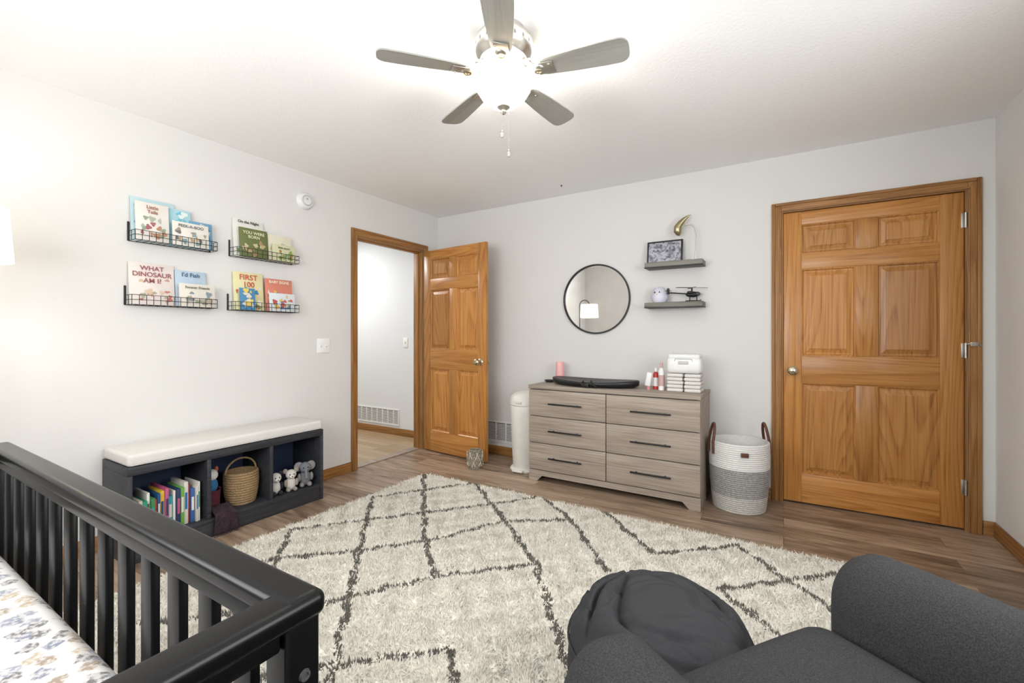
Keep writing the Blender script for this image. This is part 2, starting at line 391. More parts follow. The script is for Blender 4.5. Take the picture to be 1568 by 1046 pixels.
def window(name,horizontal,a0,a1,z0,z1,pos):
    g=G(name)
    def b(n,u0,u1,w0,w1,v0,v1):
        if horizontal: box(g,n,(u0,v0,w0),(u1,v1,w1),WHITEP,.004)
        else: box(g,n,(v0,u0,w0),(v1,u1,w1),WHITEP,.004)
    v0,v1=pos
    f=.045
    b('frame_bottom',a0,a1,z0,z0+f,v0,v1); b('frame_top',a0,a1,z1-f,z1,v0,v1)
    b('frame_left',a0,a0+f,z0+f,z1-f,v0,v1); b('frame_right',a1-f,a1,z0+f,z1-f,v0,v1)
    m=(a0+a1)/2; b('mullion',m-.025,m+.025,z0+f,z1-f,v0+.01,v1-.01)
    zm=(z0+z1)/2; b('meeting_rail_1',a0+f,m-.025,zm-.02,zm+.02,v0+.01,v1-.01); b('meeting_rail_2',m+.025,a1-f,zm-.02,zm+.02,v0+.01,v1-.01)
window('window_1',False,WR[0],WR[1],WR[2],WR[3],(XR+.04,XR+.09))
window('added_window',True,WN[0],WN[1],WN[2],WN[3],(YF-.09,YF-.04))  # unseen window added behind the camera, an outlet for fill light
g=G('trim_4')
for y0,y1 in ((WR[0]-.06,WR[0]),(WR[1],WR[1]+.06)): box(g,'casing_side',(XR-.013,y0,WR[2]-.06),(XR,y1,WR[3]+.06),OAK_V,.004)
for z0,z1 in ((WR[2]-.06,WR[2]),(WR[3],WR[3]+.06)): box(g,'casing',(XR-.013,WR[0],z0),(XR,WR[1],z1),OAK_Y,.004)
g=G('added_window_trim')  # casing around the added near-wall window
for x0,x1 in ((WN[0]-.06,WN[0]),(WN[1],WN[1]+.06)): box(g,'casing_side',(x0,YF,WN[2]-.06),(x1,YF+.013,WN[3]+.06),OAK_V,.004)
for z0,z1 in ((WN[2]-.06,WN[2]),(WN[3],WN[3]+.06)): box(g,'casing',(WN[0],YF,z0),(WN[1],YF+.013,z1),OAK_X,.004)

def vent(name,x0,x1,z0,z1,y,nb):
    g=G(name)
    f=.018
    box(g,'frame_b',(x0,y-.008,z0),(x1,y,z0+f),WHITEP,.002); box(g,'frame_t',(x0,y-.008,z1-f),(x1,y,z1),WHITEP,.002)
    box(g,'frame_l',(x0,y-.008,z0+f),(x0+f,y,z1-f),WHITEP,.002); box(g,'frame_r',(x1-f,y-.008,z0+f),(x1,y,z1-f),WHITEP,.002)
    box(g,'dark_duct',(x0+f,y-.001,z0+f),(x1-f,y,z1-f),P('#5a5a5a'),0)
    n=int((z1-z0-2*f)/.014)
    for i in range(n):
        z=z0+f+.007+i*.014
        box(g,'louver',(x0+f,y-.006,z-.004),(x1-f,y-.001,z+.003),WHITEP,0)
    for i in range(1,nb):
        x=x0+(x1-x0)*i/nb
        box(g,'bar',(x-.006,y-.008,z0+f),(x+.006,y-.001,z1-f),WHITEP,.001)
vent('wall_vent',-2.54,-2.2,.12,.33,YB,3)
vent('hall_return_vent',-4.58,-3.84,.11,.305,3.76,8)
def switch(name,loc,rz,gang):
    g=G(name,loc,rz)
    w=.035 if gang==1 else .058
    box(g,'plate',(-w,-.007,-.058),(w,0,.058),P('#f2f2f0',.3),.003)
    for i in range(gang):
        x=(i-(gang-1)/2)*.046
        box(g,'toggle_slot',(x-.006,-.009,-.013),(x+.006,-.006,.013),P('#c8c8c6'),.001)
        box(g,'toggle',(x-.004,-.018,-.002),(x+.004,-.006,.010),WHITEP,.002,rot=(R(-20),0,0))
switch('light_switch',(XL,2.277,1.09),R(90),2)
switch('light_switch',(-3.74,3.76,1.09),0,1)
g=G('smoke_detector',(XL,2.11,2.216))
lathe(g,'housing',[(0,0),(.066,0),(.066,.012),(.058,.022),(.052,.034),(.03,.038),(0,.038)],(0,0,0),WHITEP,40,rot=(0,R(90),0))
lathe(g,'sensor_ring',[(.03,.036),(.036,.042),(.042,.036)],(0,0,0),P('#c0c0c0'),40,rot=(0,R(90),0))
sph(g,'test_button',(.04,0,.012),(.004,.008,.008),P('#aaaaaa'))
g=G('ceiling_hook',(-1.6,3.42,H)); lathe(g,'hook',[(0,0),(.007,0),(.005,-.004),(.003,-.012),(0,-.014)],(0,0,0),BLACK,12)

# ------------------------------------------------------------ rug
def rug():
    x0,x1,y0,y1=-2.56,.46,.42,2.805
    g=G('shag_rug')
    box(g,'backing',(x0,y0,.001),(x1,y1,.010),RUGM,.004)
    ob=g.children[0]
    me=ob.data; me.transform(Matrix.Translation(ob.location)); ob.location=(0,0,0)
    n=150000
    px=np.random.uniform(x0,x1,n); py=np.random.uniform(y0,y1,n)
    ang=np.random.uniform(0,2*np.pi,n); w=np.random.uniform(.0035,.007,n); h=np.random.uniform(.018,.033,n)
    cl=np.sin(px*47+3*np.cos(py*31))*np.sin(py*53+3*np.sin(px*37))
    h=h+.005*cl
    lx=np.random.normal(0,.011,n)+.010*np.sin(px*33+np.cos(py*27)*2); ly=np.random.normal(0,.011,n)+.010*np.sin(py*31+np.cos(px*29)*2)
    PL=[[(-2.07,2.83),(-1.468,2.334),(-1.071,1.983),(-.93,1.80),(-.698,1.495),(-.45,1.2),(-.1,.8),(.2,.45)],
        [(-2.56,2.78),(-1.737,1.894),(-1.42,1.629)],
        [(-1.047,1.2815),(-.917,1.143),(-.6,.8),(-.3,.45)],
        [(-2.505,2.19),(-1.836,1.5),(-1.541,1.2),(-1.378,1.04),(-1.0,.62),(-.8,.42)],
        [(-2.504,1.573),(-2.236,1.333),(-1.7,.75),(-1.4,.42)],
        [(-1.43,2.80),(-1.134,2.572),(-.736,2.10)],
        [(-.994,2.80),(-.59,2.401),(-.214,2.733),(.04,2.442),(.3,2.2),(.46,2.02)],
        [(.2,1.8),(-.021,2.012),(-.253,2.215),(.202,2.64),(.36,2.80)],
        [(-2.504,1.573),(-2.234,1.90),(-1.758,2.463),(-1.511,2.797)],
        [(-2.5,.98),(-2.236,1.333),(-1.958,1.6),(-1.69,1.922),(-1.488,2.33),(-1.134,2.572)],
        [(-2.25,.7),(-1.98,.95),(-1.703,1.204),(-1.42,1.629),(-1.071,1.983)],
        [(-1.9,.42),(-1.7,.6),(-1.393,.959),(-1.047,1.2815)],
        [(-2.505,2.19),(-2.07,2.83)]]
    jx=px+.007*np.sin(py*41+px*13)+.005*np.sin(py*97)+np.random.normal(0,.002,n); jy=py+.007*np.sin(px*39+2)+.005*np.sin(px*89)+np.random.normal(0,.002,n)
    D=np.full(n,9.0)
    for pl in PL:
        for (ax,ay),(bx,by) in zip(pl,pl[1:]):
            dx,dy=bx-ax,by-ay; t=np.clip(((jx-ax)*dx+(jy-ay)*dy)/(dx*dx+dy*dy),0,1)
            D=np.minimum(D,np.hypot(jx-ax-t*dx,jy-ay-t*dy))
    pat=(D<.0165).astype(np.float32)
    nearp=np.clip((.05-D)/.03,0,1)
    h=h-.004*pat-.002*nearp*(1-pat)
    lx=lx*(1-.55*nearp); ly=ly*(1-.55*nearp)
    V=np.zeros((n,4,3),dtype=np.float32)
    for k in range(3):
        a=ang+k*2*np.pi/3
        V[:,k,0]=px+w*np.cos(a); V[:,k,1]=py+w*np.sin(a); V[:,k,2]=.006
    V[:,3,0]=px+lx; V[:,3,1]=py+ly; V[:,3,2]=h
    base=(np.arange(n)*4)[:,None]
    F=np.concatenate([base+np.array([[0,1,3]]),base+np.array([[1,2,3]]),base+np.array([[2,0,3]])],axis=1).reshape(-1)
    me=bpy.data.meshes.new('pile'); me.vertices.add(n*4); me.vertices.foreach_set('co',V.reshape(-1))
    me.loops.add(n*9); me.loops.foreach_set('vertex_index',F.astype(np.int32))
    me.polygons.add(n*3); me.polygons.foreach_set('loop_start',np.arange(0,n*9,3,dtype=np.int32))
    me.update()
    at=me.attributes.new('pattern','FLOAT','POINT'); at.data.foreach_set('value',np.repeat(pat,4))
    finish(me,'pile',g,(0,0,0),RUGM)
rug()

# ------------------------------------------------------------ ceiling fan
def fan():
    g=G('ceiling_fan',(-.997,1.566,H))
    lathe(g,'housing',[(0,0),(.088,0),(.092,-.006),(.098,-.02),(.118,-.04),(.123,-.055),(.122,-.085),(.112,-.1),(.095,-.112),(.09,-.118),(.098,-.124),(.098,-.136),(.085,-.146),(.06,-.15),(.055,-.17),(0,-.17)],(0,0,0),NICKEL,64)
    for i in range(20):
        a=2*math.pi*i/20
        b=box(g,'vent_slot',(-.002,-.005,-.012),(.002,.005,.012),P('#6b6a65'),.001); b.location=(.1205*math.cos(a),.1205*math.sin(a),-.07); b.rotation_euler=(0,0,a)
    bz=-.185
    for k in range(5):
        a=R(83.4+72*k)
        e=bpy.data.objects.new('blade_arm',None); e.empty_display_size=.02; C.objects.link(e); e.parent=g; e.rotation_euler=(0,0,a)
        box(e,'iron_bar',(.05,-.016,-.150),(.12,.016,-.142),NICKEL,.003)
        tubes(e,'iron_scroll',[[(.085,0,-.148),(.11,0,-.155),(.13,0,-.17),(.15,0,-.180),(.175,0,bz+.002)]],.008,NICKEL)
        lathe(e,'iron_boss',[(0,-.012),(.016,-.012),(.026,-.004),(.028,.004),(.024,.008),(0,.01)],(.152,0,-.186),NICKEL,24)
        lathe(e,'iron_ring',[(.012,-.002),(.012,.002),(.016,.002),(.016,-.002),(.012,-.002)],(.152,0,-.198),BRASSN,24)
        for s in (-1,1): sph(e,'iron_screw',(.20,s*.022,bz-.006),(.005,.005,.003),NICKEL,seg=10)
        box(e,'iron_plate',(.15,-.03,bz-.006),(.215,.03,bz-.002),NICKEL,.0015,rot=(R(-11),0,0))
        out=[(.165,.036),(.185,.042),(.3,.052),(.42,.058),(.47,.058)]
        for t in range(1,9):
            b=math.pi/2*t/8; out.append((.47+.04*math.sin(b),.058*math.cos(b)**.6 if t<8 else 0))
        poly=out+[(x,-y) for x,y in reversed(out[:-1])]
        bm=bmesh.new(); vs=[bm.verts.new((x,y,0)) for x,y in poly]; f=bm.faces.new(vs)
        r=bmesh.ops.extrude_face_region(bm,geom=[f]); 
        bmesh.ops.translate(bm,vec=(0,0,.006),verts=[v for v in r['geom'] if isinstance(v,bmesh.types.BMVert)])
        bmesh.ops.recalc_face_normals(bm,faces=bm.faces)
        me=bpy.data.meshes.new('blade'); bm.to_mesh(me); bm.free()
        ob=finish(me,'blade',e,(0,0,bz),BLADE); ob.rotation_euler=(R(-11),0,0)
    lathe(g,'fitter',[(0,-.168),(.05,-.168),(.062,-.178),(.07,-.184),(.072,-.19),(.0,-.19)],(0,0,0),NICKEL,48)
    BOWL=translucent('alabaster_bowl','#f3eadb','#6f6450',.5,'#ead6ba',.22)
    pr=[(.118,-.196),(.123,-.20),(.122,-.212),(.112,-.245),(.09,-.28),(.062,-.303),(.03,-.316),(0,-.318)]
    lathe(g,'bowl',pr,(0,0,0),BOWL,64)
    lathe(g,'finial',[(0,-.312),(.026,-.312),(.026,-.318),(.018,-.324),(.01,-.33),(.012,-.338),(.006,-.346),(0,-.347)],(0,0,0),NICKEL,32)
    def chain(x,y,z0,z1):
        tubes(g,'pull_chain',[[(x,y,z0),(x,y,z1)]],.0012,NICKEL)
        lathe(g,'pull_pendant',[(0,0),(.004,-.003),(.007,-.014),(.008,-.020),(.005,-.027),(0,-.029)],(x,y,z1),P('#a9a8a4',.2),16)
        lathe(g,'pull_cap',[(0,.004),(.005,.002),(.006,-.004),(0,-.006)],(x,y,z1),NICKEL,16)
    chain(.0,-.012,-.33,-.42); chain(.018,.012,-.33,-.495)
    li=bpy.data.lights.new('fan_bulb','POINT'); li.energy=72; li.color=(1,.975,.94); li.shadow_soft_size=.05
    o=bpy.data.objects.new('bulb_light',li); C.objects.link(o); o.parent=g; o.location=(0,0,-.245)
fan()

# ------------------------------------------------------------ dresser
def dresser():
    x0,x1,y0,y1=-1.775,-.465,3.165,3.60
    g=G('dresser',(0,0,0))
    box(g,'top',(x0,y0-.004,.742),(x1,y1,.772),GREYOAK,.003)
    box(g,'side_left',(x0+.004,y0+.018,.0),(x0+.024,y1,.742),GREYOAK,.002)
    box(g,'side_right',(x1-.024,y0+.018,.0),(x1-.004,y1,.742),GREYOAK,.002)
    box(g,'back',(x0+.024,y1-.01,.08),(x1-.024,y1,.742),GREYOAK,0)
    box(g,'carcass',(x0+.024,y0+.022,.085),(x1-.024,y1-.012,.742),P('#57504a'),0)
    bm=bmesh.new()
    pts=[(x0+.004,0),(x0+.075,0),(x0+.12,.045),(x1-.12,.045),(x1-.075,0),(x1-.004,0),(x1-.004,.088),(x0+.004,.088)]
    vs=[bm.verts.new((x,y0+.006,z)) for x,z in pts]; f=bm.faces.new(vs)
    r=bmesh.ops.extrude_face_region(bm,geom=[f]); bmesh.ops.translate(bm,vec=(0,.02,0),verts=[v for v in r['geom'] if isinstance(v,bmesh.types.BMVert)])
    bmesh.ops.recalc_face_normals(bm,faces=bm.faces)
    me=bpy.data.meshes.new('apron'); bm.to_mesh(me); bm.free(); finish(me,'apron',g,(0,0,0),GREYOAK)
    xm=(x0+x1)/2; zs=[.092,.308,.524,.738]
    for c,(a,b) in enumerate(((x0+.006,xm-.003),(xm+.003,x1-.006))):
        for i in range(3):
            box(g,'drawer_front',(a,y0,zs[i]+.003),(b,y0+.02,zs[i+1]-.003),GREYOAK,.0025)
            xc=(a+b)/2; zc=(zs[i]+zs[i+1])/2
            box(g,'handle_bar',(xc-.14,y0-.03,zc-.006),(xc+.14,y0-.02,zc+.006),BLACK,.003)
            for s in (-1,1): box(g,'handle_post',(xc+s*.10-.005,y0-.021,zc-.005),(xc+s*.10+.005,y0+.001,zc+.005),BLACK,.001)
dresser()
TZ=.772
def pad():
    g=G('changing_pad',(-1.29,3.37,TZ))
    nu=48; L,Wd=.36,.18
    vs=[];fs=[]
    def pt(a,r):
        x=L*r*math.cos(a); y=Wd*r*math.sin(a)*(1-.12*math.cos(a)**2)
        sx=abs(x/L)
        zt=.045+.02*sx**2-.022*(1-min(1,abs(r)))**.7
        return x,y,zt
    rr=[0,.25,.5,.7,.82,.9,.95,.98,1.0]
    for i in range(nu):
        a=2*math.pi*i/nu
        for r in rr:
            x,y,z=pt(a,r)
            if r>=.95: z-= .012*((r-.95)/.05)**2
            vs.append((x,y,z))
        x,y,_=pt(a,.99); vs.append((x,y,.02)); x,y,_=pt(a,.9); vs.append((x,y,.004)); x,y,_=pt(a,.7); vs.append((x,y,0)); vs.append((0,0,0))
    n=len(rr)+4
    for i in range(nu):
        j=(i+1)%nu
        for k in range(n-1): fs.append((i*n+k,j*n+k,j*n+k+1,i*n+k+1))
    me=bpy.data.meshes.new('pad_body'); me.from_pydata(vs,[],fs)
    bm=bmesh.new(); bm.from_mesh(me); bmesh.ops.remove_doubles(bm,verts=bm.verts,dist=1e-5); bmesh.ops.recalc_face_normals(bm,faces=bm.faces); bm.to_mesh(me); bm.free()
    finish(me,'pad_body',g,(0,0,0),BLACKG,True)
    tubes(g,'strap',[[(-.02,-.17,.05),(-.03,-.185,.035),(-.02,-.19,.015),(.03,-.19,.01)],[(.02,-.1,.045),(.04,-.17,.052),(.06,-.186,.03),(.09,-.19,.012)]],.007,BLACK)
    box(g,'buckle',(-.02,-.197,.012),(.03,-.185,.035),BLACK,.004)
pad()
g=G('pink_tumbler',(-1.67,3.54,TZ)); lathe(g,'cup',[(0,0),(.038,0),(.040,.004),(.035,.165),(.032,.171),(.028,.165),(0,.16)],(0,0,0),PINK,36)
lathe(g,'rim',[(.036,.0),(.043,.0),(.043,.012),(.038,.014)],(0,0,0),WHITEP,36)
g=G('trinket_dish',(-1.715,3.43,TZ)); lathe(g,'dish',[(0,0),(.03,0),(.045,.018),(.043,.02),(.028,.006),(0,.006)],(0,0,0),P('#3a3a3c'),32)
for nm,xa,xb in (('diaper_stack',-.715,-.605),('diaper_stack',-.597,-.487)):
    g=G(nm,(0,0,TZ))
    for i in range(5):
        o=random.uniform(-.003,.003)
        box(g,'diaper',(xa+o,3.30,i*.026),(xb+o,3.44,i*.026+.0245),WHITEC,.010,3)
g=G('wipes_box',(-.602,3.37,TZ+.131))
box(g,'tub',(-.118,-.075,0),(.118,.075,.115),WHITEP,.03,6)
box(g,'lid',(-.108,-.066,.10),(.108,.066,.138),WHITEP,.018,5)
box(g,'latch',(-.035,-.080,.065),(.035,-.07,.088),P('#c2c2c0'),.006,3)
tubes(g,'lid_handle',[[(-.06,-.0735,.085),(-.055,-.0745,.104),(.055,-.0745,.104),(.06,-.0735,.085)]],.002,P('#a5a5a3'))
def bottle(name,loc,r,h,m1,m2):
    g=G(name,loc); lathe(g,'body',[(0,0),(r,0),(r,h*.7),(r*.6,h*.8),(r*.45,h*.82)],(0,0,0),m1,28)
    lathe(g,'cap',[(r*.5,h*.8),(r*.5,h),(0,h)],(0,0,0),m2,28)
    lathe(g,'label',[(r*1.01,h*.15),(r*1.01,h*.55)],(0,0,0),m2,28)
bottle('lotion_bottle',(-.765,3.36,TZ),.022,.20,WHITEP,P('#c9a5a0'))
bottle('lotion_bottle',(-.812,3.39,TZ),.020,.16,RED,WHITEP)
g=G('ointment_tube',(-.85,3.33,TZ)); box(g,'tube',(-.02,-.012,.025),(.02,.012,.13),WHITEP,.008,3,rot=(0,R(10),0)); lathe(g,'cap',[(0,0),(.014,0),(.014,.026),(0,.027)],(-.0,0,0),P('#c98b8b'),20)

g=G('round_mirror',(-1.389,YB,1.488))
lathe(g,'glass',[(0,.008),(.292,.008),(.292,.0),(0,0)],(0,0,0),GLASSM,96,rot=(R(90),0,0))
lathe(g,'frame',[(.288,.0),(.302,.0),(.302,.022),(.291,.022),(.288,.008)],(0,0,0),BLACK,96,rot=(R(90),0,0))

for z in (1.70,1.387):
    g=G('floating_shelf',(0,0,z))
    box(g,'board',(-.935,YB-.15,.004),(-.51,YB,.042),SHELFW,.003)
    box(g,'bracket_edge',(-.937,YB-.152,0),(-.508,YB,.005),BLACK,.001)
PH,nt,b=newmat('framed_bw_photo')
tc=N(nt,'ShaderNodeTexCoord'); v=N(nt,'ShaderNodeTexVoronoi'); v.inputs['Scale'].default_value=60; nt.links.new(tc.outputs['Object'],v.inputs['Vector'])
sp=N(nt,'ShaderNodeSeparateColor'); nt.links.new(v.outputs['Color'],sp.inputs[0])
nt.links.new(ramp(nt,sp.outputs[0],[(0,'#5c5d64'),(.4,'#8e8f9a'),(.7,'#b4b4c0')]),b.inputs['Base Color']); b.inputs['Roughness'].default_value=.2
g=G('picture_frame',(-.80,YB-.07,1.742)); g.rotation_euler=(R(-8),0,0)
w,h=.135,.18
for n_,mn,mx in (('bottom',(-w,-.008,0),(w,.008,.012)),('top',(-w,-.008,h-.012),(w,.008,h)),('left',(-w,-.008,.012),(-w+.012,.008,h-.012)),('right',(w-.012,-.008,.012),(w,.008,h-.012))):
    box(g,n_,mn,mx,BLACK,.002)
box(g,'print',(-w+.012,-.003,.012),(w-.012,.004,h-.012),PH,0)
BRZ=plain('antique_brass','#a89c7c',.3,1)
g=G('horn_sculpture',(-.585,YB-.08,1.742))
lathe(g,'base',[(0,0),(.045,0),(.045,.006),(.012,.010),(0,.012)],(0,0,0),NICKEL,32)
tubes(g,'stem',[[(.01,0,.01),(.018,0,.10),(.020,0,.19),(.008,0,.245),(-.015,0,.275),(-.045,0,.283),(-.075,0,.272),(-.088,0,.255)]],.004,NICKEL)
hp=[(-.100,.198,.002),(-.104,.210,.018),(-.113,.235,.030),(-.112,.264,.030),(-.09,.297,.023),(-.062,.324,.015),(-.035,.342,.008),(-.015,.352,.001)]
vs=[];fs=[];seg=20
for i,(cx,cz,r) in enumerate(hp):
    ax,az,_=hp[max(0,i-1)];bx,bz,_=hp[min(len(hp)-1,i+1)]
    tx,tz=bx-ax,bz-az; l=math.hypot(tx,tz); nx,nz=tz/l,-tx/l
    for k in range(seg):
        q=2*math.pi*k/seg; vs.append((cx+nx*r*math.cos(q),r*math.sin(q),cz+nz*r*math.cos(q)))
for i in range(len(hp)-1):
    for k in range(seg): fs.append((i*seg+k,i*seg+(k+1)%seg,(i+1)*seg+(k+1)%seg,(i+1)*seg+k))
me=bpy.data.meshes.new('horn'); me.from_pydata(vs,[],fs); finish(me,'horn',g,(0,0,0),BRZ,True)
g=G('owl_figurine',(-.835,YB-.085,1.43))  # small owl figurine, unlit
lathe(g,'body',[(0,0),(.048,0),(.058,.02),(.060,.05),(.052,.09),(.032,.118),(0,.126)],(0,0,0),P('#d4d4e2',.4),32)
for s in (-1,1):
    sph(g,'eye',(s*.017-.005,-.051,.078),(.006,.004,.006),BLACK,seg=12)
    sph(g,'wing',(s*.057,0,.045),(.009,.022,.03),P('#c4c4d6',.4))
lathe(g,'beak',[(0,0),(.005,0),(0,.012)],(-.004,-.057,.062),P('#e0b060'),12,rot=(R(90),0,0))
g=G('model_helicopter',(-.61,YB-.08,1.43),R(12))
sph(g,'fuselage',(.02,0,.055),(.05,.02,.022),BLACK)
sph(g,'canopy',(.05,0,.058),(.026,.017,.017),P('#444a50',.1))
tubes(g,'tail_boom',[[(-.02,0,.06),(-.15,0,.072)]],.005,BLACK)
box(g,'tail_fin',(-.165,-.002,.06),(-.145,.002,.105),BLACK,.001)
tubes(g,'tail_rotor',[[(-.155,-.008,.065),(-.155,-.008,.11)],[(-.177,-.008,.087),(-.133,-.008,.087)]],.002,BLACK)
lathe(g,'mast',[(0,0),(.006,0),(.006,.035),(0,.036)],(.015,0,.07),BLACK,12)
for a in (20,110,200,290):
    ln=.07 if a in (110,290) else .12
    b=box(g,'rotor_blade',(0,-.007,-.001),(ln,.007,.001),BLACK,.0005)
    b.location=(.015+ln/2*math.cos(R(a)),ln/2*math.sin(R(a)),.106); b.rotation_euler=(R(8),0,R(a))
for s in (-1,1):
    tubes(g,'skid',[[(-.03,s*.022,.006),(.07,s*.022,.006),(.08,s*.022,.012)],[(.0,s*.01,.045),(.0,s*.022,.006)],[(.05,s*.01,.045),(.05,s*.022,.006)]],.003,BLACK)
    lathe(g,'engine_pod',[(0,-.02),(.009,-.018),(.011,.0),(.009,.018),(0,.02)],(.0,s*.024,.068),BLACK,16,rot=(0,R(90),0))
    box(g,'stub_wing',(.01,s*.02-.018,.05),(.03,s*.02+.018,.054),BLACK,.001)

# ------------------------------------------------------------ hamper
def rope_profile(r0,r1,r2,h,n,inner=True):
    out=[(0,0)]
    for i in range(n):
        t=i/(n-1); r=(1-t)**2*r0+2*t*(1-t)*r1+t*t*r2; z=h*(i+.5)/n; d=h/n/2
        for a in (-90,-45,0,45,90): out.append((r+d*.6*math.cos(R(a)),z+d*math.sin(R(a))))
    t_r=r2-.010
    out+=[(t_r,h),(t_r,h*.9),(r1*.93,h*.5),(r0*.9,.02),(0,.02)]
    return out
g=G('rope_laundry_hamper',(-.262,3.42,0),R(31))
lathe(g,'body',rope_profile(.160,.190,.183,.455,34),(0,0,0),ROPE,56,sharp=80)
for s in (-1,1):
    p=[]
    for i in range(13):
        a=math.pi*i/12; p.append((s*(.190-.02*math.sin(a)),-.032*math.cos(a),.45+.12*math.sin(a)))
    tubes(g,'leather_handle',[[(s*.190,-.034,.37)]+p+[(s*.190,.034,.37)]],.009,LEATHER)
box(g,'logo_tag',(-.08,-.198,.385),(-.035,-.186,.412),LEATHER,.002,rot=(0,0,R(-18)))

g=G('diaper_pail',(-1.935,3.42,0))
lathe(g,'foot',[(0,0),(.15,0),(.152,.012),(.145,.02),(.12,.03),(0,.03)],(0,0,0),CREAM,48,sx=.95)
lathe(g,'body',[(0,.02),(.118,.02),(.122,.03),(.135,.3),(.142,.48),(.143,.56),(.138,.57)],(0,0,0),CREAM,48)
lathe(g,'lid',[(.144,.565),(.148,.57),(.147,.60),(.135,.645),(.10,.672),(.05,.684),(0,.686)],(0,0,0),CREAM,48)
box(g,'foot_pedal',(-.05,-.175,.006),(.05,-.10,.022),CREAM,.006,3)
box(g,'lid_seam_button',(-.03,-.152,.585),(.03,-.13,.605),P('#d0cec6'),.004)

g=G('woven_basket_planter',(-2.33,3.19,0))
WICK2=plain('woven_mixed','#8f8676',.9,nscale=90,nstr=.9,ndist=.006,var=.6)
lathe(g,'body',rope_profile(.055,.085,.052,.165,11),(0,0,0),WICK2,32,sharp=80)
tp=[]
for i in range(14):
    a=2*math.pi*i/14
    tp.append([(.071*math.cos(a+.2*j*(1 if i%2 else -1)),.071*math.sin(a+.2*j*(1 if i%2 else -1)),.03+.03*j) for j in range(5)])
tubes(g,'woven_band',tp,.003,P('#d2ccbf',.9))

# ------------------------------------------------------------ storage bench
def bench():
    x0,x1=XL+.015,-2.826; ya,yb=.904,2.024
    g=G('storage_bench')
    box(g,'top_board',(x0,ya,.455),(x1,yb,.5),CHAR,.003)
    box(g,'side_near',(x0,ya,0),(x1,ya+.022,.455),CHAR,.002)
    box(g,'side_far',(x0,yb-.022,0),(x1,yb,.455),CHAR,.002)
    box(g,'shelf_bottom',(x0,ya+.022,.085),(x1-.002,yb-.022,.108),CHAR,.002)
    box(g,'plinth',(x1-.025,ya+.022,0),(x1-.006,yb-.022,.085),CHAR,.002)
    box(g,'back_panel',(x0,ya+.022,.108),(x0+.008,yb-.022,.455),NAVY,0)
    w=(yb-ya-.022*4)/3
    for i in (1,2):
        y=ya+.022*i+w*i
        box(g,'divider_%d'%i,(x0+.008,y,.108),(x1-.002,y+.022,.455),CHAR,.002)
    box(g,'seat_cushion',(x0+.004,ya+.002,.5),(x1-.002,yb-.002,.562),WHITEC,.018,5)
    tubes(g,'cushion_piping',[[(x1-.002,ya+.015,.508),(x1-.002,yb-.015,.508)]],.003,P('#bfbdba'))
    return [ya+.022+i*(w+.022) for i in range(3)],w,x1
cy,cwid,bx1=bench()
g=G('book_row'); y=cy[0]+.012
cols=['#d8d6d0','#2f6fa8','#cbc4b2','#2b8a6a','#dfded8','#3d7d4a','#b9452f','#1d4a7a','#d3b23a','#b8567f','#2f9aa8','#dfdbd0','#243a5c','#6aa648','#d8d4c8','#a5372f','#355f9a','#d5d1c5']
i=0
while y<cy[0]+cwid-.03:
    t=random.uniform(.009,.022); h=random.uniform(.17,.24); d=random.uniform(.17,.21)
    c=cols[i%len(cols)]; b=box(g,'book_cover',(bx1-.03-d,y,.109),(bx1-.03-random.uniform(0,.03),y+t,.109+h),P(c),.0015)
    ex=b.location.x+b.dimensions.x/2
    box(g,'spine_label',(ex,y+t*.2,.109+h*.35),(ex+.0006,y+t*.8,.109+h*.75),P(cols[(i*5+3)%len(cols)]),0)
    y+=t+.0015; i+=1
g=G('wicker_basket',(-2.965,cy[1]+.235,.109))
lathe(g,'body',rope_profile(.078,.102,.095,.20,13),(0,0,0),WICK,36,sharp=80)
tubes(g,'handle',[[(0,.095*math.cos(R(a)),.19+.09*math.sin(R(a))) for a in range(0,181,15)]],.006,WICK)
g=G('toy_bin',(-2.985,cy[1]+.064,.109))
lathe(g,'bin',[(0,0),(.048,0),(.055,.12),(.058,.125),(.051,.12),(.045,.01),(0,.01)],(0,0,0),P('#5a2330',.9),28)
for nm,l,s_,c in (('plush_body',(.01,-.0,.15),(.038,.036,.05),'#2e6a98'),('plush_head',(.02,.0,.215),(.034,.032,.034),'#e2e0da'),('plush_ear_1',(.02,-.026,.245),(.012,.01,.018),'#b8643c'),('plush_ear_2',(.02,.026,.245),(.012,.01,.018),'#b8643c'),('plush_paw',(.042,-.022,.15),(.014,.012,.016),'#1f3550')):
    sph(g,nm,l,s_,P(c,.9))
PLAID=plain('plaid_cloth','#33232b',.95,nscale=50,nstr=.2,var=.5)
g=G('hanging_scarf',(bx1,cy[1]+.07,0))
bm=bmesh.new(); nu=14;nv=18; grid=[]
for j in range(nv+1):
    row=[]
    for i in range(nu+1):
        yy=-.055+.11*i/nu; s=j/nv
        if s<.35: x=-.07+ .085*s/.35; z=.155-.03*(s/.35)
        else: x=.016+.006*math.sin(i*1.1); z=.125-.11*(s-.35)/.65
        row.append(bm.verts.new((x+.004*math.sin(i*1.3+j*.2),yy*(1+.2*s),z+.0)))
    grid.append(row)
for j in range(nv):
    for i in range(nu): bm.faces.new((grid[j][i],grid[j][i+1],grid[j+1][i+1],grid[j+1][i]))
me=bpy.data.meshes.new('cloth'); bm.to_mesh(me); bm.free(); o=finish(me,'cloth',g,(0,0,0),PLAID,True)
md=o.modifiers.new('t','SOLIDIFY'); md.thickness=.004
tubes(g,'fringe',[[(.018,-.064+.0092*k,.02),(.021+.003*(k%2),-.064+.0092*k+.002,.001)] for k in range(15)],.0015,PLAID)
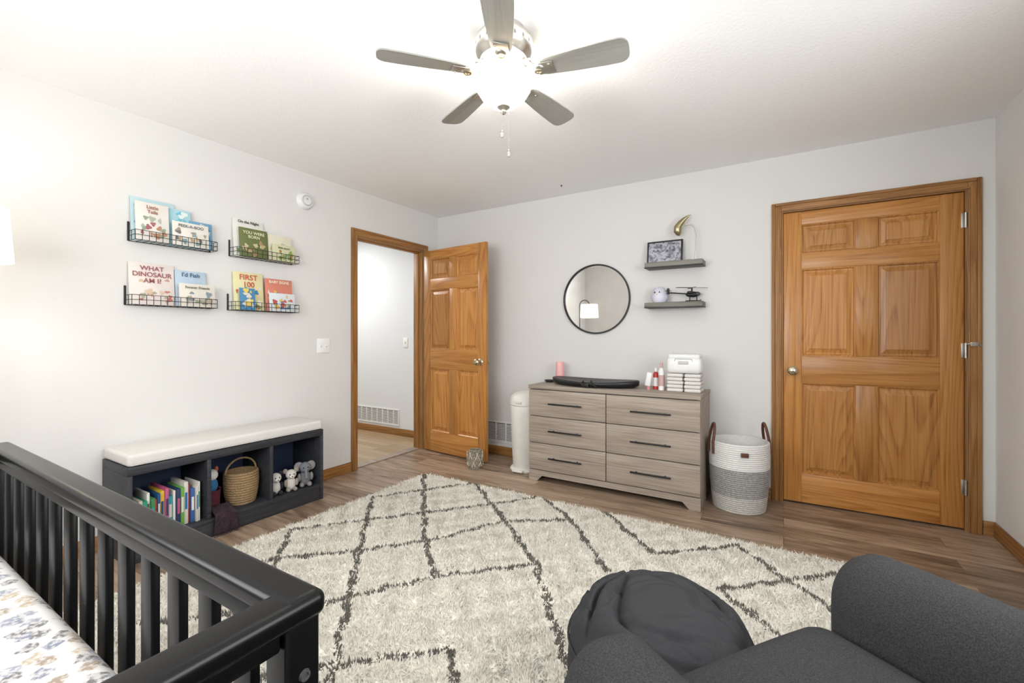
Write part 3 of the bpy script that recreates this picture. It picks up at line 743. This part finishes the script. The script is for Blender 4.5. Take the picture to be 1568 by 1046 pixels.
def plush(name,loc,rz,body,ear,sc=1,trunk=False):
    g=G(name,loc,rz); g.scale=(sc,)*3
    B=P(body,.95);E=P(ear,.95)
    sph(g,'body',(0,0,.05),(.036,.034,.05),B); sph(g,'head',(.008,0,.118),(.036,.036,.034),B)
    for s in (-1,1):
        sph(g,'ear',(0,s*.036,.142 if not trunk else .125),(.008,.016,.018) if not trunk else (.008,.028,.03),E)
        sph(g,'arm',(.018,s*.036,.06),(.013,.012,.026),E); sph(g,'leg',(.032,s*.022,.016),(.026,.015,.015),E)
        sph(g,'eye',(.041,s*.013,.124),(.003,.004,.005),BLACK,seg=10)
    sph(g,'muzzle',(.042,0,.108),(.012,.014,.010),P('#f0ece4',.9) if not trunk else B)
    if trunk: tubes(g,'trunk',[[(.045,0,.105),(.06,0,.09),(.064,0,.07),(.072,0,.06)]],.008,B)
    else: sph(g,'nose',(.054,0,.112),(.003,.005,.004),BLACK,seg=10)
plush('plush_panda',(-2.90,cy[2]+.055,.109),R(-10),'#d0cec9','#26262a',.95)
plush('plush_bear',(-2.89,cy[2]+.158,.109),R(-20),'#cdc8c0','#978f82',.95)
plush('plush_elephant',(-2.90,cy[2]+.270,.109),R(-25),'#77797e','#8a8686',1.1,True)

# ------------------------------------------------------------ wall book racks
def disc_art(parent,x,y0,y1,z0,z1,cols,n=7):
    me=bpy.data.meshes.new('cover_art'); vs=[];fs=[];mi=[]
    for c in cols: me.materials.append(P(c))
    for i in range(n):
        cy_,cz_=random.uniform(y0,y1),random.uniform(z0,z1); ry,rz_=random.uniform(.006,.02),random.uniform(.006,.018)
        ry=min(ry,cy_-y0+.006,y1-cy_+.006)
        k=len(vs)
        for j in range(14):
            a=2*math.pi*j/14; q=1+.25*math.sin(a*3+i)
            vs.append((x+.0002*i,cy_+ry*q*math.cos(a),cz_+rz_*q*math.sin(a)))
        fs.append(tuple(range(k,k+14))); mi.append(i%len(cols))
    me.from_pydata(vs,[],fs)
    for p,m_ in zip(me.polygons,mi): p.material_index=m_
    return finish(me,'cover_art',parent,(0,0,0),None)
def rack(ya,yb,z,books):
    g=G('book_rack',(XL+.002,0,z)); D=.10
    W=[];h=.055
    for zz in (0,.028,h): W.append([(.004,ya,zz),(D,ya,zz),(D,yb,zz),(.004,yb,zz)])
    n=13
    for i in range(n+1):
        y=ya+(yb-ya)*i/n
        W.append([(.004,y,0),(D,y,0),(D,y,h)])
    W.append([(.004,ya,0),(.004,yb,0)])
    for y in (ya,yb):
        W.append([(.004,y,0),(.004,y,.10)]); W.append([(.05,y,0),(.05,y,h)])
    tubes(g,'wire_frame',W,.0017,BLACK)
    for y in (ya,yb): box(g,'bracket',(.0,y-.005,0),(.004,y+.005,.11),BLACK,.001)
    g2=G('picture_books',(XL+.002,0,z+.003))
    for (b0,b1,h,x,c,arts,title,tc_,ts,tz) in books:
        e=bpy.data.objects.new('book',None); e.empty_display_size=.02; C.objects.link(e); e.parent=g2; e.location=(x,0,0); e.rotation_euler=(0,R(-5),0)
        box(e,'cover',(0,b0,0),(.008,b1,h),P(c,.4),.001)
        box(e,'pages',(.001,b0+.002,h-.0005),(.007,b1-.002,h+.0005),P('#e4e2dc'),0)
        disc_art(e,.0086,b0+.02,b1-.02,.02,h*(.62 if title else .9),arts,14)
        if title:
            for k,t in enumerate(title.split('|')):
                text(e,'title',t,ts,(.0092+.003,(b0+b1)/2,h*tz-k*ts*.95),P(tc_))
rack(1.02,1.44,1.71,[
 (1.025,1.24,.255,.026,'#b9d3d8',['#8fc6cf','#d9c7a8','#7fa8b0'],'','#333333',.02,.8),
 (1.20,1.32,.225,.037,'#a3cdd6',['#6fb4c8','#d8e2e0'],'','#333333',.02,.8),
 (1.31,1.435,.17,.048,'#6f9fc0',['#d2d2ca','#4f7fa0'],'','#333333',.02,.8),
 (1.035,1.195,.225,.060,'#e0dcd4',['#b08468','#8f9f8a','#a7606a','#a9b0a0'],'Little|Tails','#a5664c',.028,.88),
 (1.205,1.40,.145,.078,'#dedad0',['#9a8f7d','#b99f7b','#7f9aa0','#6e6e6e'],'PEEK-A-BOO','#6c6f76',.024,.84)])
rack(1.56,2.0,1.705,[
 (1.575,1.78,.262,.026,'#e0dfd8',['#7f9f6c','#c9d0bf'],'On the Night','#333a30',.026,.93),
 (1.60,1.79,.20,.055,'#66703f',['#c3b693','#a5855a','#3f5a2a','#b9a47e'],'YOU WERE|BORN','#e0e0c0',.029,.84),
 (1.80,1.975,.19,.045,'#dcd6c0',['#8ba07a','#b98a7a','#c8b66e','#8fa8a0'],'','#333333',.02,.9),
 (1.81,1.98,.12,.078,'#c9c8a4',['#8b9f6a','#79904d','#a0793c'],'little acorn','#4d6b3a',.02,.8)])
rack(1.005,1.44,1.345,[
 (1.015,1.235,.245,.03,'#e0d6d0',['#c79a8a','#b96f62','#a9a98f','#d0b9a0'],'WHAT|DINOSAUR|AM I?','#98535a',.038,.87),
 (1.24,1.41,.225,.026,'#b4c7d6',['#8fa9bc','#d8dee0'],"I'd Fish",'#3d5f86',.036,.88),
 (1.24,1.435,.14,.078,'#d8d3c8',['#b2a08c','#8f9a88','#c0a8a0','#7c8c94'],'Forever Friends','#6d6d5c',.021,.84)])
rack(1.55,2.0,1.342,[
 (1.575,1.775,.262,.03,'#e0d9a8',['#4c8fb0','#c9584a','#5f9f70','#e5e0d0','#d9c050'],'FIRST|100','#c5503f',.052,.86),
 (1.60,1.70,.15,.06,'#4c87b0',['#e0c860','#d8d4ca'],'','#333333',.02,.9),
 (1.78,1.98,.235,.05,'#cf7f6c',['#dcd8d0','#4f7fb0','#d8b860','#5f9f90','#dcd8d0'],'BABY SIGNS','#f5ead0',.028,.9),
 (1.79,1.98,.13,.078,'#d4dade',['#4f7fa8','#b9584a','#d8b860'],'','#333333',.02,.9)])

# ------------------------------------------------------------ crib
def crib():
    g=G('crib')
    X0,X1,Y0,Y1=-1.895,-.475,-.43,.338
    pw=.045
    for px in (X0,X1-pw):
        for py in (Y0,Y1-pw):
            box(g,'corner_post',(px+.001,py+.001,0),(px+pw-.001,py+pw-.001,.84),BLACKW,.005,3)
    cap0,cap1=.838,.868
    cwid=.046
    box(g,'rail_cap_far',(X0-.004,Y1-cwid,cap0),(X1+.004,Y1+.003,cap1),BLACKW,.011,5)
    box(g,'rail_cap_near',(X0-.004,Y0-.003,cap0),(X1+.004,Y0+cwid,cap1),BLACKW,.011,5)
    box(g,'rail_cap_end',(X1-cwid+.002,Y0-.004,cap0-.002),(X1+.006,Y1+.005,cap1-.002),BLACKW,.011,5)
    box(g,'rail_cap_end2',(X0-.006,Y0-.004,cap0-.002),(X0+cwid-.002,Y1+.005,cap1-.002),BLACKW,.011,5)
    zt,zb=.812,.26
    for yc in (Y1-.0225,Y0+.0225):
        box(g,'top_rail',(X0+pw,yc-.014,zt),(X1-pw,yc+.014,cap0+.002),BLACKW,.004)
        box(g,'bottom_rail',(X0+pw,yc-.012,zb-.06),(X1-pw,yc+.012,zb),BLACKW,.004)
        n=13; a=X0+pw; b=X1-pw; w=.040; gap=((b-a)-n*w)/(n+1)
        for i in range(n):
            x=a+gap+i*(w+gap); box(g,'slat',(x,yc-.007,zb-.005),(x+w,yc+.007,zt+.005),BLACKW,.003)
    for xc in (X1-.0225,X0+.0225):
        box(g,'end_top_rail',(xc-.014,Y0+pw,zt),(xc+.014,Y1-pw,cap0+.002),BLACKW,.004)
        box(g,'end_bottom_rail',(xc-.012,Y0+pw,zb-.06),(xc+.012,Y1-pw,zb),BLACKW,.004)
        n=7; a=Y0+pw; b=Y1-pw; w=.04; gap=((b-a)-n*w)/(n+1)
        for i in range(n):
            y=a+gap+i*(w+gap); box(g,'end_slat',(xc-.007,y,zb-.005),(xc+.007,y+w,zt+.005),BLACKW,.003)
    lathe(g,'bolt_cap',[(0,0),(.007,0),(.006,.003),(.004,.003),(.003,.001),(0,.001)],(X1-.001,Y1-.022,.775),P('#4c4c4e',.3),20,rot=(0,R(90),0))
    box(g,'mattress_support',(X0+.05,Y0+.05,.485),(X1-.05,Y1-.05,.505),BLACKW,.002)
    g2=G('crib_mattress')
    box(g2,'fitted_sheet',(X0+.052,Y0+.05,.506),(X1-.052,Y1-.05,.632),SHEET,.03,6)
crib()

# ------------------------------------------------------------ armchair
def soft(parent,name,mn,mx,mat,bev,crown=0,amp=.003,seed=0,cuts=14,rot=None):
    mn=Vector(mn);mx=Vector(mx);c=(mn+mx)/2;d=(mx-mn)/2
    bm=bmesh.new(); bmesh.ops.create_cube(bm,size=2); bmesh.ops.subdivide_edges(bm,edges=bm.edges[:],cuts=cuts*2,use_grid_fill=True)
    for v in bm.verts:
        p=Vector((v.co.x*d.x,v.co.y*d.y,v.co.z*d.z))
        q=Vector((max(-d.x+bev[0],min(d.x-bev[0],p.x)),max(-d.y+bev[1],min(d.y-bev[1],p.y)),max(-d.z+bev[2],min(d.z-bev[2],p.z))))
        o=Vector(((p.x-q.x)/bev[0],(p.y-q.y)/bev[1],(p.z-q.z)/bev[2]))
        if o.length>1e-6:
            m=max(abs(o.x),abs(o.y),abs(o.z)); o=o.normalized()*m
        p=q+Vector((o.x*bev[0],o.y*bev[1],o.z*bev[2]))
        if crown and v.co.z>0: p.z+=crown*(1-(p.x/d.x)**2)*(1-(p.y/d.y)**2)
        n_=noise.noise(Vector((p.x*6+seed,p.y*6,p.z*6)))
        p+=p.normalized()*n_*amp
        v.co=p
    me=bpy.data.meshes.new(name); bm.to_mesh(me); bm.free()
    ob=finish(me,name,parent,c,mat,True)
    if rot: ob.rotation_euler=rot
    return ob
def armchair():
    g=G('upholstered_glider_armchair',(-.05,1.10,.042),R(-125.6))
    for s in (-1,1):
        x=s*.385
        soft(g,'arm',(x-.105,-.055,.12),(x+.105,.74,.585),CHAIRM,(.095,.08,.12),.0,.004,s*3)
    soft(g,'seat_cushion',(-.285,-.07,.26),(.285,.60,.43),CHAIRM,(.06,.08,.075),.018,.004,9)
    soft(g,'seat_base',(-.30,-.03,.11),(.30,.72,.28),CHAIRM,(.03,.03,.03))
    soft(g,'backrest',(-.38,.58,.26),(.38,.78,.98),CHAIRM,(.1,.09,.1),.0,.006,4)
    soft(g,'lumbar_pillow',(-.26,.50,.41),(.26,.62,.74),CHAIRM,(.1,.055,.1))
    lathe(g,'swivel_base',[(0,-.004),(.27,-.004),(.275,.011),(.26,.026),(.06,.04),(.05,.12),(0,.12)],(0,.36,0),BLACK,48)
armchair()
def pouf():
    g=G('round_floor_pouf',(-.305,1.315,.033))
    bm=bmesh.new(); bmesh.ops.create_icosphere(bm,subdivisions=7,radius=1)
    Rr,Hh=.262,.40
    for v in bm.verts:
        n=v.co.copy(); a=math.atan2(n.y,n.x); rho=math.hypot(n.x,n.y)
        rs=rho**.62; z=n.z
        zz=math.copysign(abs(z)**.75,z)
        top=max(0,z)
        nn=noise.noise(Vector((n.x*3,n.y*3,n.z*3)))*.02
        gx,gy=-.35,.25
        ga=math.atan2(n.y-gy,n.x-gx); gd=math.hypot(n.x-gx,n.y-gy)
        wv=abs(math.sin(ga*3.5+1.3*noise.noise(Vector((n.x*1.5,n.y*1.5,2)))*2))
        rid=-(1-wv)**3*.040*min(1,top*2)*math.exp(-((gd-.45)/.4)**2)
        q=noise.noise(Vector((n.x*1.2+n.y*.8+5,(n.y-n.x*.5)*3.6,n.z*1.5)))
        rid+=-(max(0,1-abs(q)*7))*.014*min(1,top*2.5)
        q2=noise.noise(Vector((n.x*3.2-n.y*1.2+9,(n.y+n.x*.4)*5.5,n.z*1.5)))
        rid+=-(max(0,1-abs(q2)*6))*.005*min(1,top*2.5)
        r=Rr*rs*(1+nn)
        zt=Hh/2+(Hh/2)*zz*(1.0 if z<0 else 1-.06*rho) + (nn*.7+rid)*(1 if z>0 else 0)
        v.co=Vector((r*math.cos(a),r*math.sin(a),max(0,zt)))
    me=bpy.data.meshes.new('cushion'); bm.to_mesh(me); bm.free(); finish(me,'cushion',g,(0,0,0),POUFM,True)
    tubes(g,'piping',[[(.2605*math.cos(R(a)),.2605*math.sin(R(a)),.26) for a in range(0,360,6)]],.0035,POUFM,closed=True)
pouf()

# ------------------------------------------------------------ floor lamp
g=G('floor_lamp',(-2.93,.355,0))
lathe(g,'base',[(0,0),(.13,0),(.13,.012),(.12,.018),(.02,.022),(0,.03)],(0,0,0),BLACK,40)
pole=[(0,0,.02),(0,0,1.66)]+[(.085+.085*math.cos(R(a)),0,1.68+.085*math.sin(R(a))) for a in range(180,-1,-15)]
tubes(g,'pole',[pole+[(.17,0,1.62)]],.008,BLACK)
SHADE=translucent('linen_shade','#fbf3e6','#fbf3e6',.6,'#fff0d8',.5)
lathe(g,'shade',[(.135,.11),(.15,-.11)],(.17,0,1.58),SHADE,48)
lathe(g,'shade_ring',[(.003,.0),(.006,.004),(.003,.006)],(.17,0,1.68),BLACK,16)
li=bpy.data.lights.new('lamp_bulb','POINT'); li.energy=5; li.color=(1,.93,.84); li.shadow_soft_size=.04
o=bpy.data.objects.new('bulb_light',li); C.objects.link(o); o.parent=g; o.location=(.17,0,1.58)

# ------------------------------------------------------------ lights
def area(name,loc,rot,sx,sy,e,col):
    li=bpy.data.lights.new(name,'AREA'); li.shape='RECTANGLE'; li.size=sx; li.size_y=sy; li.energy=e; li.color=col
    o=bpy.data.objects.new(name,li); C.objects.link(o); o.location=loc; o.rotation_euler=rot
area('daylight_window_1',(XR+.14,(WR[0]+WR[1])/2,(WR[2]+WR[3])/2),(0,R(90),0),WR[3]-WR[2],WR[1]-WR[0],56,(.98,.99,1))
area('added_window_fill',((WN[0]+WN[1])/2,YF-.14,(WN[2]+WN[3])/2),(R(90),0,0),WN[1]-WN[0],WN[3]-WN[2],66,(.98,.99,1))  # added fill lamp outside the added near-wall window
area('hall_fill_light',(-4.6,2.8,H-.03),(0,0,0),.5,.5,36,(1,.99,.97))  # unseen area lamp added to brighten the hall, no fixture modelled
w=bpy.data.worlds.new('world'); S.world=w; w.use_nodes=True
w.node_tree.nodes['Background'].inputs[0].default_value=(.8,.9,1,1); w.node_tree.nodes['Background'].inputs[1].default_value=1.0

# ------------------------------------------------------------ camera
cam=bpy.data.cameras.new('camera'); cam.sensor_width=36; cam.lens=36*681/1568; cam.shift_y=-.0056; cam.clip_start=.03
o=bpy.data.objects.new('camera',cam); C.objects.link(o); o.location=(0,0,1.17); o.rotation_euler=(R(90),0,R(31.4)); S.camera=o
